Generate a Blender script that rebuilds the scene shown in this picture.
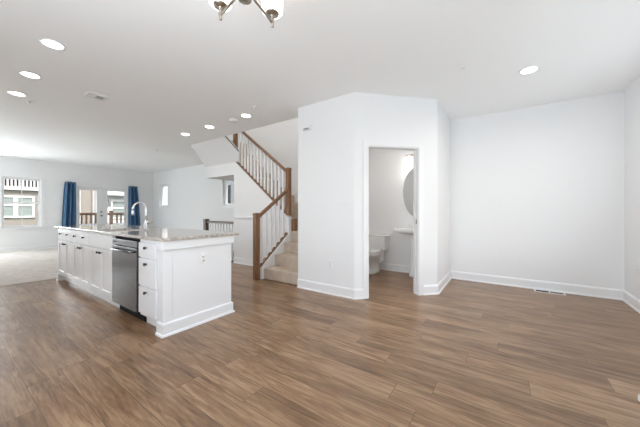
import bpy, bmesh, math, random
from mathutils import Vector, Matrix

for o in list(bpy.data.objects):
    bpy.data.objects.remove(o)
random.seed(7)
S = bpy.context.scene
C = S.collection
PI = math.pi

# ------------------------------------------------------------------ camera
CAM_Z = 1.156
cd = bpy.data.cameras.new('camera')
cam = bpy.data.objects.new('camera', cd)
C.objects.link(cam)
cd.sensor_fit = 'HORIZONTAL'
cd.sensor_width = 36.0
cd.lens = 267.8 / 640 * 36.0
cd.shift_y = -1.7 / 640
cd.clip_start = 0.02
cd.clip_end = 300
cam.location = (0, 0, CAM_Z)
cam.rotation_euler = (PI / 2, 0, math.radians(-55.42))
S.camera = cam

# ------------------------------------------------------------------ world, sun, exposure
S.view_settings.view_transform = 'Standard'
S.view_settings.look = 'None'
S.view_settings.gamma = 1
S.view_settings.exposure = 0.10
S.view_settings.use_curve_mapping = False
W = bpy.data.worlds.new('sky')
S.world = W
W.use_nodes = True
nt = W.node_tree
bg = nt.nodes['Background']
sky = nt.nodes.new('ShaderNodeTexSky')
sky.sky_type = 'NISHITA'
sky.sun_disc = False
sky.sun_elevation = math.radians(48)
sky.sun_rotation = math.radians(200)
sky.air_density = 1.0
sky.dust_density = 3.0
sky.ozone_density = 1.0
nt.links.new(sky.outputs[0], bg.inputs[0])
bg.inputs[1].default_value = 0.33
sl = bpy.data.lights.new('sun', 'SUN')
sun = bpy.data.objects.new('sun', sl)
C.objects.link(sun)
sl.energy = 2.6
sl.angle = math.radians(4)
sl.color = (1, 0.96, 0.9)
sun.rotation_euler = Vector((-0.15, 0.62, -0.75)).to_track_quat('-Z', 'Y').to_euler()


def area(name, loc, direction, sx, sy, watts, col=(1, 1, 1), spread=180, shape='RECTANGLE'):
    l = bpy.data.lights.new(name, 'AREA')
    l.shape = shape
    l.size = sx
    l.size_y = sy
    l.energy = watts
    l.color = col
    l.spread = math.radians(spread)
    o = bpy.data.objects.new(name, l)
    C.objects.link(o)
    o.location = loc
    o.rotation_euler = Vector(direction).to_track_quat('-Z', 'Z').to_euler()
    return o


DAY = (0.85, 0.93, 1.0)
# daylight entering by the front windows (behind the camera) and
# the rest of the rear window bank; fill lights added at left and upstairs
area('daylight_front', (3.25, -1.36, 1.45), (0, 1, 0.4), 2.1, 1.7, 17.5, DAY)
area('dining_fill', (-1.07, 0.9, 1.45), (1, 0, 0.85), 2.4, 1.5, 88, DAY)  # added fill light at an invented opening in the left wall
area('daylight_rear', (0.0, 11.84, 1.45), (0, -1, -0.22), 1.5, 1.5, 122, (0.88, 0.95, 1.0))
area('upstairs_fill', (4.3, 4.6, 5.2), (0, 0, -1), 1.4, 2.4, 22, (1, 0.98, 0.95))  # added fill light under the upstairs ceiling, no window there

cy = S.cycles
cy.use_denoising = True
cy.max_bounces = 12
cy.diffuse_bounces = 8
cy.glossy_bounces = 4
cy.transmission_bounces = 6
cy.transparent_max_bounces = 12
cy.sample_clamp_indirect = 6
cy.caustics_reflective = False
cy.caustics_refractive = False


# ------------------------------------------------------------------ materials
def lin(r, g, b):
    f = lambda c: (c / 255 / 12.92) if c <= 10 else ((c / 255 + 0.055) / 1.055) ** 2.4
    return (f(r), f(g), f(b), 1)


def mat(name, col, rough=0.5, metal=0.0, spec=0.5, emit=None, es=0.0):
    m = bpy.data.materials.new(name)
    m.use_nodes = True
    b = m.node_tree.nodes['Principled BSDF']
    b.inputs['Base Color'].default_value = col if len(col) == 4 else (*col, 1)
    b.inputs['Roughness'].default_value = rough
    b.inputs['Metallic'].default_value = metal
    b.inputs['Specular IOR Level'].default_value = spec
    if emit:
        b.inputs['Emission Color'].default_value = (*emit, 1)
        b.inputs['Emission Strength'].default_value = es
    return m


def N(m, t, **kw):
    n = m.node_tree.nodes.new(t)
    for k, v in kw.items():
        if k in n.inputs:
            n.inputs[k].default_value = v
        else:
            setattr(n, k, v)
    return n


def L(m, a, b):
    m.node_tree.links.new(a, b)


def bsdf(m):
    return m.node_tree.nodes['Principled BSDF']


def pos(m, scale):
    g = N(m, 'ShaderNodeNewGeometry')
    mp = N(m, 'ShaderNodeMapping')
    mp.inputs['Scale'].default_value = scale
    L(m, g.outputs['Position'], mp.inputs['Vector'])
    return mp.outputs['Vector']


def ramp(m, fac, stops):
    r = N(m, 'ShaderNodeValToRGB')
    while len(r.color_ramp.elements) < len(stops):
        r.color_ramp.elements.new(0.5)
    for e, (p, c) in zip(r.color_ramp.elements, stops):
        e.position = p
        e.color = c
    L(m, fac, r.inputs['Fac'])
    return r.outputs['Color']


def bump(m, h, strength, dist=0.01):
    b = N(m, 'ShaderNodeBump')
    b.inputs['Strength'].default_value = strength
    b.inputs['Distance'].default_value = dist
    L(m, h, b.inputs['Height'])
    L(m, b.outputs['Normal'], bsdf(m).inputs['Normal'])


def paint(name, col, rough=0.6, bs=0.05):
    m = mat(name, col, rough, spec=0.3)
    n = N(m, 'ShaderNodeTexNoise', Scale=160.0, Detail=2.0)
    L(m, pos(m, (1, 1, 1)), n.inputs['Vector'])
    bump(m, n.outputs['Fac'], bs, 0.002)
    return m


M = {}
M['wall'] = paint('wall_paint', (0.85, 0.855, 0.86, 1), 0.65)
M['ceiling'] = paint('ceiling_paint', (0.93, 0.935, 0.935, 1), 0.8)
M['trim'] = mat('trim_white', (0.86, 0.865, 0.87, 1), 0.32)
M['cab'] = mat('cabinet_white', (0.83, 0.835, 0.84, 1), 0.35)
M['plastic'] = mat('white_plastic', (0.85, 0.85, 0.85, 1), 0.35)
M['dark'] = mat('dark_slot', (0.012, 0.012, 0.012, 1), 0.85, spec=0.2)
M['black'] = mat('black_knob', (0.025, 0.023, 0.022, 1), 0.35, 0.4)
M['chrome'] = mat('chrome', (0.72, 0.73, 0.74, 1), 0.14, 1.0)
M['nickel'] = mat('brushed_nickel', (0.42, 0.37, 0.31, 1), 0.34, 1.0)
M['ceramic'] = mat('white_ceramic', (0.86, 0.86, 0.855, 1), 0.1)
M['mirror'] = mat('mirror_glass', (0.80, 0.81, 0.81, 1), 0.03, 1.0)
M['lens'] = mat('lit_lens', (0.9, 0.9, 0.9, 1), 0.5, emit=(1, 0.97, 0.92), es=9)
M['shade'] = mat('lit_opal_glass', (0.9, 0.9, 0.88, 1), 0.3, emit=(1, 0.97, 0.93), es=2.2)
M['vshade'] = mat('lit_vanity_glass', (0.9, 0.9, 0.88, 1), 0.3, emit=(1, 0.95, 0.88), es=5)

# wood plank floor
m = M['floor'] = mat('wood_plank_floor', (0.2, 0.12, 0.07, 1), 0.29, spec=0.42)
g = N(m, 'ShaderNodeNewGeometry')
sp = N(m, 'ShaderNodeSeparateXYZ')
L(m, g.outputs['Position'], sp.inputs[0])
cb = N(m, 'ShaderNodeCombineXYZ')
rw = N(m, 'ShaderNodeMath', operation='DIVIDE')
rw.inputs[1].default_value = 0.178
L(m, sp.outputs['X'], rw.inputs[0])
rf_ = N(m, 'ShaderNodeMath', operation='FLOOR')
L(m, rw.outputs[0], rf_.inputs[0])
wn = N(m, 'ShaderNodeTexWhiteNoise', noise_dimensions='1D')
L(m, rf_.outputs[0], wn.inputs['W'])
sh_ = N(m, 'ShaderNodeMath', operation='MULTIPLY_ADD')
L(m, wn.outputs['Value'], sh_.inputs[0])
sh_.inputs[1].default_value = 1.22
L(m, sp.outputs['Y'], sh_.inputs[2])
L(m, sh_.outputs[0], cb.inputs['X'])
L(m, sp.outputs['X'], cb.inputs['Y'])
br = N(m, 'ShaderNodeTexBrick')
br.offset = 0.0
br.offset_frequency = 2
br.inputs['Scale'].default_value = 1.0
br.inputs['Brick Width'].default_value = 1.22
br.inputs['Row Height'].default_value = 0.178
br.inputs['Mortar Size'].default_value = 0.0014
br.inputs['Mortar Smooth'].default_value = 0.3
br.inputs['Color1'].default_value = (0.0, 0, 0, 1)
br.inputs['Color2'].default_value = (1, 1, 1, 1)
br.inputs['Mortar'].default_value = (0.5, 0.5, 0.5, 1)
L(m, cb.outputs[0], br.inputs['Vector'])
# grain, shifted from plank to plank
sc_ = N(m, 'ShaderNodeVectorMath', operation='MULTIPLY')
sc_.inputs[1].default_value = (1.9, 21, 1)
L(m, cb.outputs[0], sc_.inputs[0])
ad = N(m, 'ShaderNodeVectorMath', operation='MULTIPLY_ADD')
L(m, br.outputs['Color'], ad.inputs[0])
ad.inputs[1].default_value = (37, 19, 53)
L(m, sc_.outputs[0], ad.inputs[2])
n1 = N(m, 'ShaderNodeTexNoise', Scale=1.0, Detail=6.0, Roughness=0.62, Distortion=1.3)
L(m, ad.outputs[0], n1.inputs['Vector'])
n2 = N(m, 'ShaderNodeTexNoise', Scale=4.0, Detail=5.0, Roughness=0.6, Distortion=0.4)
L(m, ad.outputs[0], n2.inputs['Vector'])
mx = N(m, 'ShaderNodeMix', data_type='FLOAT')
mx.inputs[0].default_value = 0.36
L(m, n1.outputs['Fac'], mx.inputs[2])
L(m, n2.outputs['Fac'], mx.inputs[3])
n3 = N(m, 'ShaderNodeTexNoise', Scale=0.55, Detail=3.0, Roughness=0.55, Distortion=1.0)
sc3 = N(m, 'ShaderNodeVectorMath', operation='MULTIPLY')
sc3.inputs[1].default_value = (1.0, 0.42, 1)
L(m, ad.outputs[0], sc3.inputs[0])
L(m, sc3.outputs[0], n3.inputs['Vector'])
mx3 = N(m, 'ShaderNodeMix', data_type='FLOAT')
mx3.inputs[0].default_value = 0.34
L(m, mx.outputs[0], mx3.inputs[2])
L(m, n3.outputs['Fac'], mx3.inputs[3])
grain = ramp(m, mx3.outputs[0], [(0.36, (0.115, 0.060, 0.029, 1)), (0.48, (0.235, 0.134, 0.070, 1)), (0.62, (0.400, 0.255, 0.150, 1))])
tone = ramp(m, br.outputs['Color'], [(0.0, (0.84, 0.83, 0.82, 1)), (0.5, (1, 1, 1, 1)), (1.0, (1.13, 1.13, 1.14, 1))])
mul = N(m, 'ShaderNodeMix', data_type='RGBA', blend_type='MULTIPLY')
mul.inputs[0].default_value = 1
L(m, grain, mul.inputs[6])
L(m, tone, mul.inputs[7])
sm = N(m, 'ShaderNodeMix', data_type='RGBA')
L(m, br.outputs['Fac'], sm.inputs[0])
L(m, mul.outputs[2], sm.inputs[6])
sm.inputs[7].default_value = (0.09, 0.05, 0.03, 1)
L(m, sm.outputs[2], bsdf(m).inputs['Base Color'])
bump(m, mx.outputs[0], 0.12, 0.004)


def carpet(name, c1, c2):
    m = mat(name, c1, 0.95, spec=0.1)
    n = N(m, 'ShaderNodeTexNoise', Scale=90.0, Detail=4.0)
    L(m, pos(m, (1, 1, 1)), n.inputs['Vector'])
    n2 = N(m, 'ShaderNodeTexNoise', Scale=7.0, Detail=3.0)
    L(m, pos(m, (1, 1, 1)), n2.inputs['Vector'])
    a = N(m, 'ShaderNodeMath', operation='ADD')
    L(m, n.outputs['Fac'], a.inputs[0])
    L(m, n2.outputs['Fac'], a.inputs[1])
    h = N(m, 'ShaderNodeMath', operation='MULTIPLY')
    h.inputs[1].default_value = 0.5
    L(m, a.outputs[0], h.inputs[0])
    L(m, ramp(m, h.outputs[0], [(0.36, c1), (0.64, c2)]), bsdf(m).inputs['Base Color'])
    bump(m, n.outputs['Fac'], 0.6, 0.01)
    return m


M['carpet'] = carpet('beige_carpet', (0.50, 0.45, 0.40, 1), (0.64, 0.59, 0.54, 1))
M['stair_carpet'] = carpet('tan_stair_carpet', (0.47, 0.38, 0.30, 1), (0.64, 0.54, 0.45, 1))


def wood(name, cA, cB, axis_scale, rough=0.4):
    m = mat(name, cA, rough)
    n = N(m, 'ShaderNodeTexNoise', Scale=1.0, Detail=5.0, Roughness=0.6, Distortion=0.6)
    tc = N(m, 'ShaderNodeTexCoord')
    mp = N(m, 'ShaderNodeMapping')
    mp.inputs['Scale'].default_value = axis_scale
    L(m, tc.outputs['Object'], mp.inputs['Vector'])
    L(m, mp.outputs['Vector'], n.inputs['Vector'])
    L(m, ramp(m, n.outputs['Fac'], [(0.3, cA), (0.7, cB)]), bsdf(m).inputs['Base Color'])
    return m


M['oak'] = wood('stained_oak', (0.16, 0.075, 0.032, 1), (0.29, 0.15, 0.072, 1), (30, 30, 4))
M['oak_rail'] = wood('stained_oak_rail', (0.16, 0.075, 0.034, 1), (0.27, 0.145, 0.072, 1), (6, 6, 30))
M['dark_oak'] = wood('dark_stained_rail', (0.075, 0.042, 0.028, 1), (0.12, 0.07, 0.045, 1), (30, 3, 30))
M['deck_wood'] = wood('deck_lumber', (0.25, 0.15, 0.09, 1), (0.40, 0.26, 0.17, 1), (8, 8, 8), 0.7)

# granite
m = M['granite'] = mat('speckled_granite', (0.5, 0.45, 0.4, 1), 0.09)
v = N(m, 'ShaderNodeTexVoronoi', Scale=55.0)
L(m, pos(m, (1, 1, 1)), v.inputs['Vector'])
n = N(m, 'ShaderNodeTexNoise', Scale=34.0, Detail=6.0, Roughness=0.7)
L(m, pos(m, (1, 1, 1)), n.inputs['Vector'])
c1 = ramp(m, v.outputs['Color'], [(0.0, (0.10, 0.085, 0.075, 1)), (0.35, (0.38, 0.33, 0.285, 1)), (0.75, (0.53, 0.475, 0.42, 1)), (1.0, (0.68, 0.63, 0.58, 1))])
c2 = ramp(m, n.outputs['Fac'], [(0.36, (0.17, 0.14, 0.12, 1)), (0.5, (0.55, 0.49, 0.43, 1)), (0.7, (0.72, 0.68, 0.64, 1))])
mg = N(m, 'ShaderNodeMix', data_type='RGBA')
mg.inputs[0].default_value = 0.5
L(m, c1, mg.inputs[6])
L(m, c2, mg.inputs[7])
L(m, mg.outputs[2], bsdf(m).inputs['Base Color'])

# brushed steel
m = M['steel'] = mat('brushed_steel', (0.42, 0.42, 0.43, 1), 0.27, 1.0)
n = N(m, 'ShaderNodeTexNoise', Scale=1.0, Detail=3.0)
L(m, pos(m, (6, 6, 260)), n.inputs['Vector'])
L(m, ramp(m, n.outputs['Fac'], [(0.3, (0.13, 0.13, 0.135, 1)), (0.7, (0.21, 0.21, 0.215, 1))]), bsdf(m).inputs['Base Color'])
M['sink_steel'] = mat('sink_steel', (0.5, 0.49, 0.47, 1), 0.25, 1.0)

# curtain cloth
m = M['curtain'] = mat('blue_curtain_cloth', (0.03, 0.09, 0.2, 1), 0.75, spec=0.2)
n = N(m, 'ShaderNodeTexNoise', Scale=1.0, Detail=3.0)
L(m, pos(m, (22, 22, 1.2)), n.inputs['Vector'])
L(m, ramp(m, n.outputs['Fac'], [(0.3, (0.045, 0.105, 0.215, 1)), (0.7, (0.105, 0.215, 0.36, 1))]), bsdf(m).inputs['Base Color'])

# window glass: clear with a little reflection
m = M['glass'] = bpy.data.materials.new('window_glass')
m.use_nodes = True
t = m.node_tree
t.nodes.remove(t.nodes['Principled BSDF'])
tr = t.nodes.new('ShaderNodeBsdfTransparent')
gl = t.nodes.new('ShaderNodeBsdfGlossy')
gl.inputs['Roughness'].default_value = 0.02
fr = t.nodes.new('ShaderNodeFresnel')
fr.inputs['IOR'].default_value = 1.35
ms = t.nodes.new('ShaderNodeMixShader')
gm = t.nodes.new('ShaderNodeNewGeometry')
sb = t.nodes.new('ShaderNodeMath')
sb.operation = 'SUBTRACT'
sb.inputs[0].default_value = 1.0
t.links.new(gm.outputs['Backfacing'], sb.inputs[1])
mu = t.nodes.new('ShaderNodeMath')
mu.operation = 'MULTIPLY'
t.links.new(fr.outputs[0], mu.inputs[0])
t.links.new(sb.outputs[0], mu.inputs[1])
t.links.new(mu.outputs[0], ms.inputs[0])
t.links.new(tr.outputs[0], ms.inputs[1])
t.links.new(gl.outputs[0], ms.inputs[2])
t.links.new(ms.outputs[0], t.nodes['Material Output'].inputs[0])


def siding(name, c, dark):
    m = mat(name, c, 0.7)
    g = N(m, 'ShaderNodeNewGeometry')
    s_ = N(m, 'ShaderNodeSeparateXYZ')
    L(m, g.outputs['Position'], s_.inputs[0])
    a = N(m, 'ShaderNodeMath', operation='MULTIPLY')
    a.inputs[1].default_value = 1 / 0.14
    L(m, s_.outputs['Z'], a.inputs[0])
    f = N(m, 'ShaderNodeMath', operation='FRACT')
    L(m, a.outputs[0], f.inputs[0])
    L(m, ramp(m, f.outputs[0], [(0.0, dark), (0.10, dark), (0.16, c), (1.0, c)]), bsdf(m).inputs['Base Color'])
    bump(m, f.outputs[0], 0.5, 0.02)
    return m


M['tan'] = siding('tan_siding', (0.36, 0.335, 0.295, 1), (0.30, 0.28, 0.245, 1))
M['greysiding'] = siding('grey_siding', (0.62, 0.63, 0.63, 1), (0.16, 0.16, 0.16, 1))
M['ext_white'] = mat('exterior_white', (0.82, 0.82, 0.82, 1), 0.5)
M['ext_glass'] = mat('far_window_glass', (0.30, 0.36, 0.34, 1), 0.1)
M['roof'] = mat('grey_shingle', (0.22, 0.22, 0.23, 1), 0.9)
M['dark_grey'] = mat('dark_grey_screen', (0.09, 0.09, 0.09, 1), 0.8)  # plain dark grey for balcony backing, shutter and vent duct
M['deck_floor'] = mat('pale_deck', (0.55, 0.53, 0.5, 1), 0.7)
m = M['grass'] = mat('lawn', (0.10, 0.15, 0.05, 1), 0.9)
n = N(m, 'ShaderNodeTexNoise', Scale=3.0, Detail=6.0)
L(m, pos(m, (1, 1, 1)), n.inputs['Vector'])
L(m, ramp(m, n.outputs['Fac'], [(0.3, (0.07, 0.11, 0.03, 1)), (0.7, (0.17, 0.22, 0.09, 1))]), bsdf(m).inputs['Base Color'])


# ------------------------------------------------------------------ mesh helpers
def box(bm, x0, x1, y0, y1, z0, z1, mtx=None):
    P = [(x, y, z) for x in (x0, x1) for y in (y0, y1) for z in (z0, z1)]
    if mtx is not None:
        P = [mtx @ Vector(p) for p in P]
    v = [bm.verts.new(p) for p in P]
    for f in ((0, 1, 3, 2), (4, 6, 7, 5), (0, 4, 5, 1), (2, 3, 7, 6), (0, 2, 6, 4), (1, 5, 7, 3)):
        bm.faces.new([v[i] for i in f])


def rbox(bm, x0, x1, y0, y1, z0, z1, r=0.004, seg=2, mtx=None):
    b = bmesh.new()
    box(b, x0, x1, y0, y1, z0, z1)
    bmesh.ops.recalc_face_normals(b, faces=b.faces[:])
    bmesh.ops.bevel(b, geom=b.edges[:], offset=r, segments=seg, profile=0.5, affect='EDGES', clamp_overlap=True)
    merge(bm, b, mtx)


def merge(bm, b, mtx=None):
    mp = {}
    for v in b.verts:
        mp[v] = bm.verts.new(mtx @ v.co if mtx is not None else v.co)
    for f in b.faces:
        nf = bm.faces.new([mp[v] for v in f.verts])
        nf.smooth = f.smooth
    b.free()


def lathe(bm, prof, seg=24, mtx=None, sx=1.0, sy=1.0):
    """prof: list of (r, z); closed with caps where r is 0"""
    rings = []
    for r, z in prof:
        ring = []
        n = 1 if r < 1e-6 else seg
        for i in range(n):
            a = 2 * PI * i / seg
            p = Vector((r * math.cos(a) * sx, r * math.sin(a) * sy, z))
            ring.append(bm.verts.new(mtx @ p if mtx is not None else p))
        rings.append(ring)
    for a, b in zip(rings, rings[1:]):
        for i in range(seg):
            j = (i + 1) % seg
            if len(a) == 1 and len(b) == 1:
                continue
            if len(a) == 1:
                f = bm.faces.new((a[0], b[i], b[j]))
            elif len(b) == 1:
                f = bm.faces.new((a[i], b[0], a[j]))
            else:
                f = bm.faces.new((a[i], b[i], b[j], a[j]))
            f.smooth = True
    for ring in (rings[0], rings[-1]):
        if len(ring) > 2:
            bm.faces.new(ring)


def tube(bm, pts, r, seg=10):
    pts = [Vector(p) for p in pts]
    rs = r if isinstance(r, (list, tuple)) else [r] * len(pts)
    t0 = (pts[1] - pts[0]).normalized()
    up = Vector((0, 0, 1)) if abs(t0.z) < 0.9 else Vector((1, 0, 0))
    nrm = t0.cross(up).normalized()
    rings = []
    for i, p in enumerate(pts):
        a = pts[max(i - 1, 0)]
        b = pts[min(i + 1, len(pts) - 1)]
        t = (b - a).normalized()
        nrm = (nrm - t * nrm.dot(t)).normalized()
        bn = t.cross(nrm)
        rings.append([bm.verts.new(p + (nrm * math.cos(2 * PI * k / seg) + bn * math.sin(2 * PI * k / seg)) * rs[i]) for k in range(seg)])
    for a, b in zip(rings, rings[1:]):
        for k in range(seg):
            j = (k + 1) % seg
            bm.faces.new((a[k], a[j], b[j], b[k])).smooth = True
    bm.faces.new(rings[0])
    bm.faces.new(rings[-1])


def prism(bm, poly, a0, a1, axis):
    """extrude a 2D polygon along an axis ('x': poly is (y,z); 'y': (x,z); 'z': (x,y))"""
    def P(u, v, a):
        return {'x': (a, u, v), 'y': (u, a, v), 'z': (u, v, a)}[axis]
    A = [bm.verts.new(P(u, v, a0)) for u, v in poly]
    B = [bm.verts.new(P(u, v, a1)) for u, v in poly]
    bm.faces.new(A)
    bm.faces.new(B)
    n = len(poly)
    for i in range(n):
        j = (i + 1) % n
        bm.faces.new((A[i], A[j], B[j], B[i]))


def slab(bm, us, vs, holes, a0, a1, axis):
    """rectangular slab on a grid with rectangular holes (u0,u1,v0,v1)"""
    U = sorted(set(list(us) + [h[i] for h in holes for i in (0, 1)]))
    V = sorted(set(list(vs) + [h[i] for h in holes for i in (2, 3)]))

    def solid(i, j):
        if i < 0 or j < 0 or i >= len(U) - 1 or j >= len(V) - 1:
            return False
        u = (U[i] + U[i + 1]) / 2
        v = (V[j] + V[j + 1]) / 2
        return not any(h[0] < u < h[1] and h[2] < v < h[3] for h in holes)

    def P(u, v, a):
        return {'x': (a, u, v), 'y': (u, a, v), 'z': (u, v, a)}[axis]
    cache = {}

    def vt(i, j, k):
        if (i, j, k) not in cache:
            cache[(i, j, k)] = bm.verts.new(P(U[i], V[j], (a0, a1)[k]))
        return cache[(i, j, k)]
    for i in range(len(U) - 1):
        for j in range(len(V) - 1):
            if not solid(i, j):
                continue
            for k in (0, 1):
                bm.faces.new((vt(i, j, k), vt(i + 1, j, k), vt(i + 1, j + 1, k), vt(i, j + 1, k)))
            if not solid(i - 1, j):
                bm.faces.new((vt(i, j, 0), vt(i, j + 1, 0), vt(i, j + 1, 1), vt(i, j, 1)))
            if not solid(i + 1, j):
                bm.faces.new((vt(i + 1, j, 0), vt(i + 1, j + 1, 0), vt(i + 1, j + 1, 1), vt(i + 1, j, 1)))
            if not solid(i, j - 1):
                bm.faces.new((vt(i, j, 0), vt(i + 1, j, 0), vt(i + 1, j, 1), vt(i, j, 1)))
            if not solid(i, j + 1):
                bm.faces.new((vt(i, j + 1, 0), vt(i + 1, j + 1, 0), vt(i + 1, j + 1, 1), vt(i, j + 1, 1)))


def sweep(bm, path, prof, side=-1):
    """profile (offset,z) along a floor polyline with mitred corners; side -1 = right of travel"""
    pts = [Vector((p[0], p[1])) for p in path]
    rings = []
    for i, p in enumerate(pts):
        ds = []
        if i > 0:
            ds.append((pts[i] - pts[i - 1]).normalized())
        if i < len(pts) - 1:
            ds.append((pts[i + 1] - pts[i]).normalized())
        ns = [Vector((d.y, -d.x)) * (-side) for d in ds]
        if len(ns) == 1:
            mv = ns[0]
        else:
            b = (ns[0] + ns[1]).normalized()
            mv = b / max(b.dot(ns[0]), 0.2)
        rings.append([bm.verts.new((p.x + mv.x * o, p.y + mv.y * o, z)) for o, z in prof])
    n = len(prof)
    for a, b in zip(rings, rings[1:]):
        for k in range(n):
            j = (k + 1) % n
            bm.faces.new((a[k], a[j], b[j], b[k]))
    bm.faces.new(rings[0])
    bm.faces.new(rings[-1])


def obj(name, bm, m, parent=None, loc=None):
    bmesh.ops.recalc_face_normals(bm, faces=bm.faces[:])
    me = bpy.data.meshes.new(name)
    bm.to_mesh(me)
    bm.free()
    me.materials.append(M[m] if isinstance(m, str) else m)
    o = bpy.data.objects.new(name, me)
    C.objects.link(o)
    if parent is not None:
        o.parent = parent
    if loc is not None:
        o.location = loc
    return o


def B():
    return bmesh.new()


def part(name, m, parent, fn, *a, **k):
    bm = B()
    fn(bm, *a, **k)
    return obj(name, bm, m, parent)


def tag(o, label, cat, group=None):
    o['label'] = label
    o['category'] = cat
    if group:
        o['group'] = group
    return o


def thing(name, label, cat, loc=(0, 0, 0), rz=0.0, group=None):
    o = bpy.data.objects.new(name, None)
    o.empty_display_size = 0.1
    C.objects.link(o)
    o.location = loc
    o.rotation_euler = (0, 0, rz)
    return tag(o, label, cat, group)


def struct(name, bm, m, label=None):
    o = obj(name, bm, m)
    o['kind'] = 'structure'
    if label:
        o['label'] = label
    return o


def struct_empty(name, label):
    o = bpy.data.objects.new(name, None)
    o.empty_display_size = 0.1
    C.objects.link(o)
    o['kind'] = 'structure'
    o['label'] = label
    return o


def dup(root, loc, rz=None, label=None):
    r = root.copy()
    C.objects.link(r)
    r.location = loc
    if rz is not None:
        r.rotation_euler = (0, 0, rz)
    if label:
        r['label'] = label
    for ch in list(root.children):
        c = ch.copy()
        C.objects.link(c)
        c.parent = r
        for gch in list(ch.children):
            d = gch.copy()
            C.objects.link(d)
            d.parent = c
    return r


# ------------------------------------------------------------------ room shell
CE = 2.741
XR, XL, YB, YF = 5.133, -1.0, 11.776, -1.288
YC = 6.40                      # wood / carpet line
HOLE = (4.0, XR, 3.62, 6.17)     # stairwell down to the basement

bm = B()
slab(bm, (XL, XR), (YF, YC), [(HOLE[0], HOLE[1], HOLE[2], HOLE[3])], -0.12, 0.0, 'z')
struct('floor', bm, 'floor', 'brown wood plank floor')
bm = B()
slab(bm, (XL, XR), (YC, YB), [], -0.12, 0.006, 'z')
struct('floor.001', bm, 'carpet', 'pale beige carpet of the living area')

W1 = (1.13, 1.925, 0.70, 2.16)        # visible rear window  (x0,x1,z0,z1)
W0 = (-0.75, 0.75, 0.70, 2.16)        # rest of the rear window bank, out of frame
D1 = (2.745, 4.215, 0.0, 2.00)          # patio door opening
bm = B()
slab(bm, (XL - 0.15, XR + 0.15), (0, CE), [W1, W0, (D1[0], D1[1], -1, D1[3])], YB, YB + 0.15, 'y')
struct('wall_back', bm, 'wall', 'pale grey wall with the patio doors')
W2 = (10.60, 11.27, 1.34, 2.22)
W3 = (6.56, 7.20, 1.34, 2.22)
UP = 5.25
bm = B()
slab(bm, (YF, YB), (-1.2, UP), [W2, W3], XR, XR + 0.15, 'x')
struct('wall_right', bm, 'wall', 'long side wall with two small windows')
WF = (2.20, 4.30, 0.6, 2.3)
bm = B()
slab(bm, (XL, XR + 0.15), (0, CE), [WF], YF - 0.15, YF, 'y')
struct('wall_front', bm, 'wall', 'wall at the right edge of the room')
bm = B()
slab(bm, (YF - 0.15, YB), (0, CE), [(-0.3, 2.1, 0.7, 2.2)], XL - 0.15, XL, 'x')  # opening invented for the added fill light
struct('wall_left', bm, 'wall', 'side wall behind the camera')

OX, OY0, OY1 = 3.5, 2.60, 6.15         # stair opening in the ceiling
bm = B()
slab(bm, (XL - 0.15, XR), (YF - 0.15, YB + 0.15), [(OX, XR, OY0, OY1)], CE, CE + 0.35, 'z')
struct('ceiling', bm, 'ceiling', 'flat white ceiling')
# upper hall walls around the stair opening
bm = B()
box(bm, OX - 0.12, OX, OY0 - 0.1, 7.2, CE + 0.35, UP)
box(bm, OX, XR, OY0 - 0.115, OY0, CE + 0.35, UP)
box(bm, OX, XR, 7.1, 7.2, CE + 0.35, UP)
struct('wall_upstairs', bm, 'wall', 'walls of the upstairs hall over the stair')
bm = B()
box(bm, OX - 0.12, XR + 0.15, OY0 - 0.115, 7.2, UP, UP + 0.1)
struct('ceiling.001', bm, 'ceiling', 'ceiling of the upstairs hall')

# powder room walls
T = 0.115
A_ = Vector((3.18, 1.64))
B_ = Vector((4.04, 0.78))
dd = (B_ - A_).normalized()
nn = Vector((-dd.y, dd.x))          # pointing into the powder room
if nn.x < 0:
    nn = -nn
k = T * math.tan(math.radians(22.5))
bm = B()
prism(bm, [(3.18, OY0), (3.18, A_.y), (3.18 + T, A_.y + k), (3.18 + T, OY0)], 0, CE, 'z')
struct('wall_powder_room', bm, 'wall', 'white wall beside the stair with switches')
LD = (B_ - A_).length
O0, O1, DH = 0.187, 0.932, 2.045      # doorway in the angled wall


def P45(s, t=0.0):
    p = A_ + dd * s + nn * t
    return (p.x, p.y)


bm = B()
prism(bm, [P45(0), P45(O0), P45(O0, T), P45(k, T)], 0, CE, 'z')
prism(bm, [P45(O1), P45(LD), P45(LD - k, T), P45(O1, T)], 0, CE, 'z')
prism(bm, [P45(O0), P45(O1), P45(O1, T), P45(O0, T)], DH, CE, 'z')
struct('wall_powder_doorway', bm, 'wall', 'angled wall with the powder room doorway')
bm = B()
q = P45(LD - k, T)
prism(bm, [(B_.x, B_.y), (XR, B_.y), (XR, B_.y + T), q], 0, CE, 'z')
struct('wall_powder_side', bm, 'wall', 'short wall right of the powder room doorway')
bm = B()
box(bm, 3.18 + T, XR, OY0 - T, OY0, 0, CE)
struct('wall_stair_side', bm, 'wall', 'partition between powder room and stair')

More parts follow.
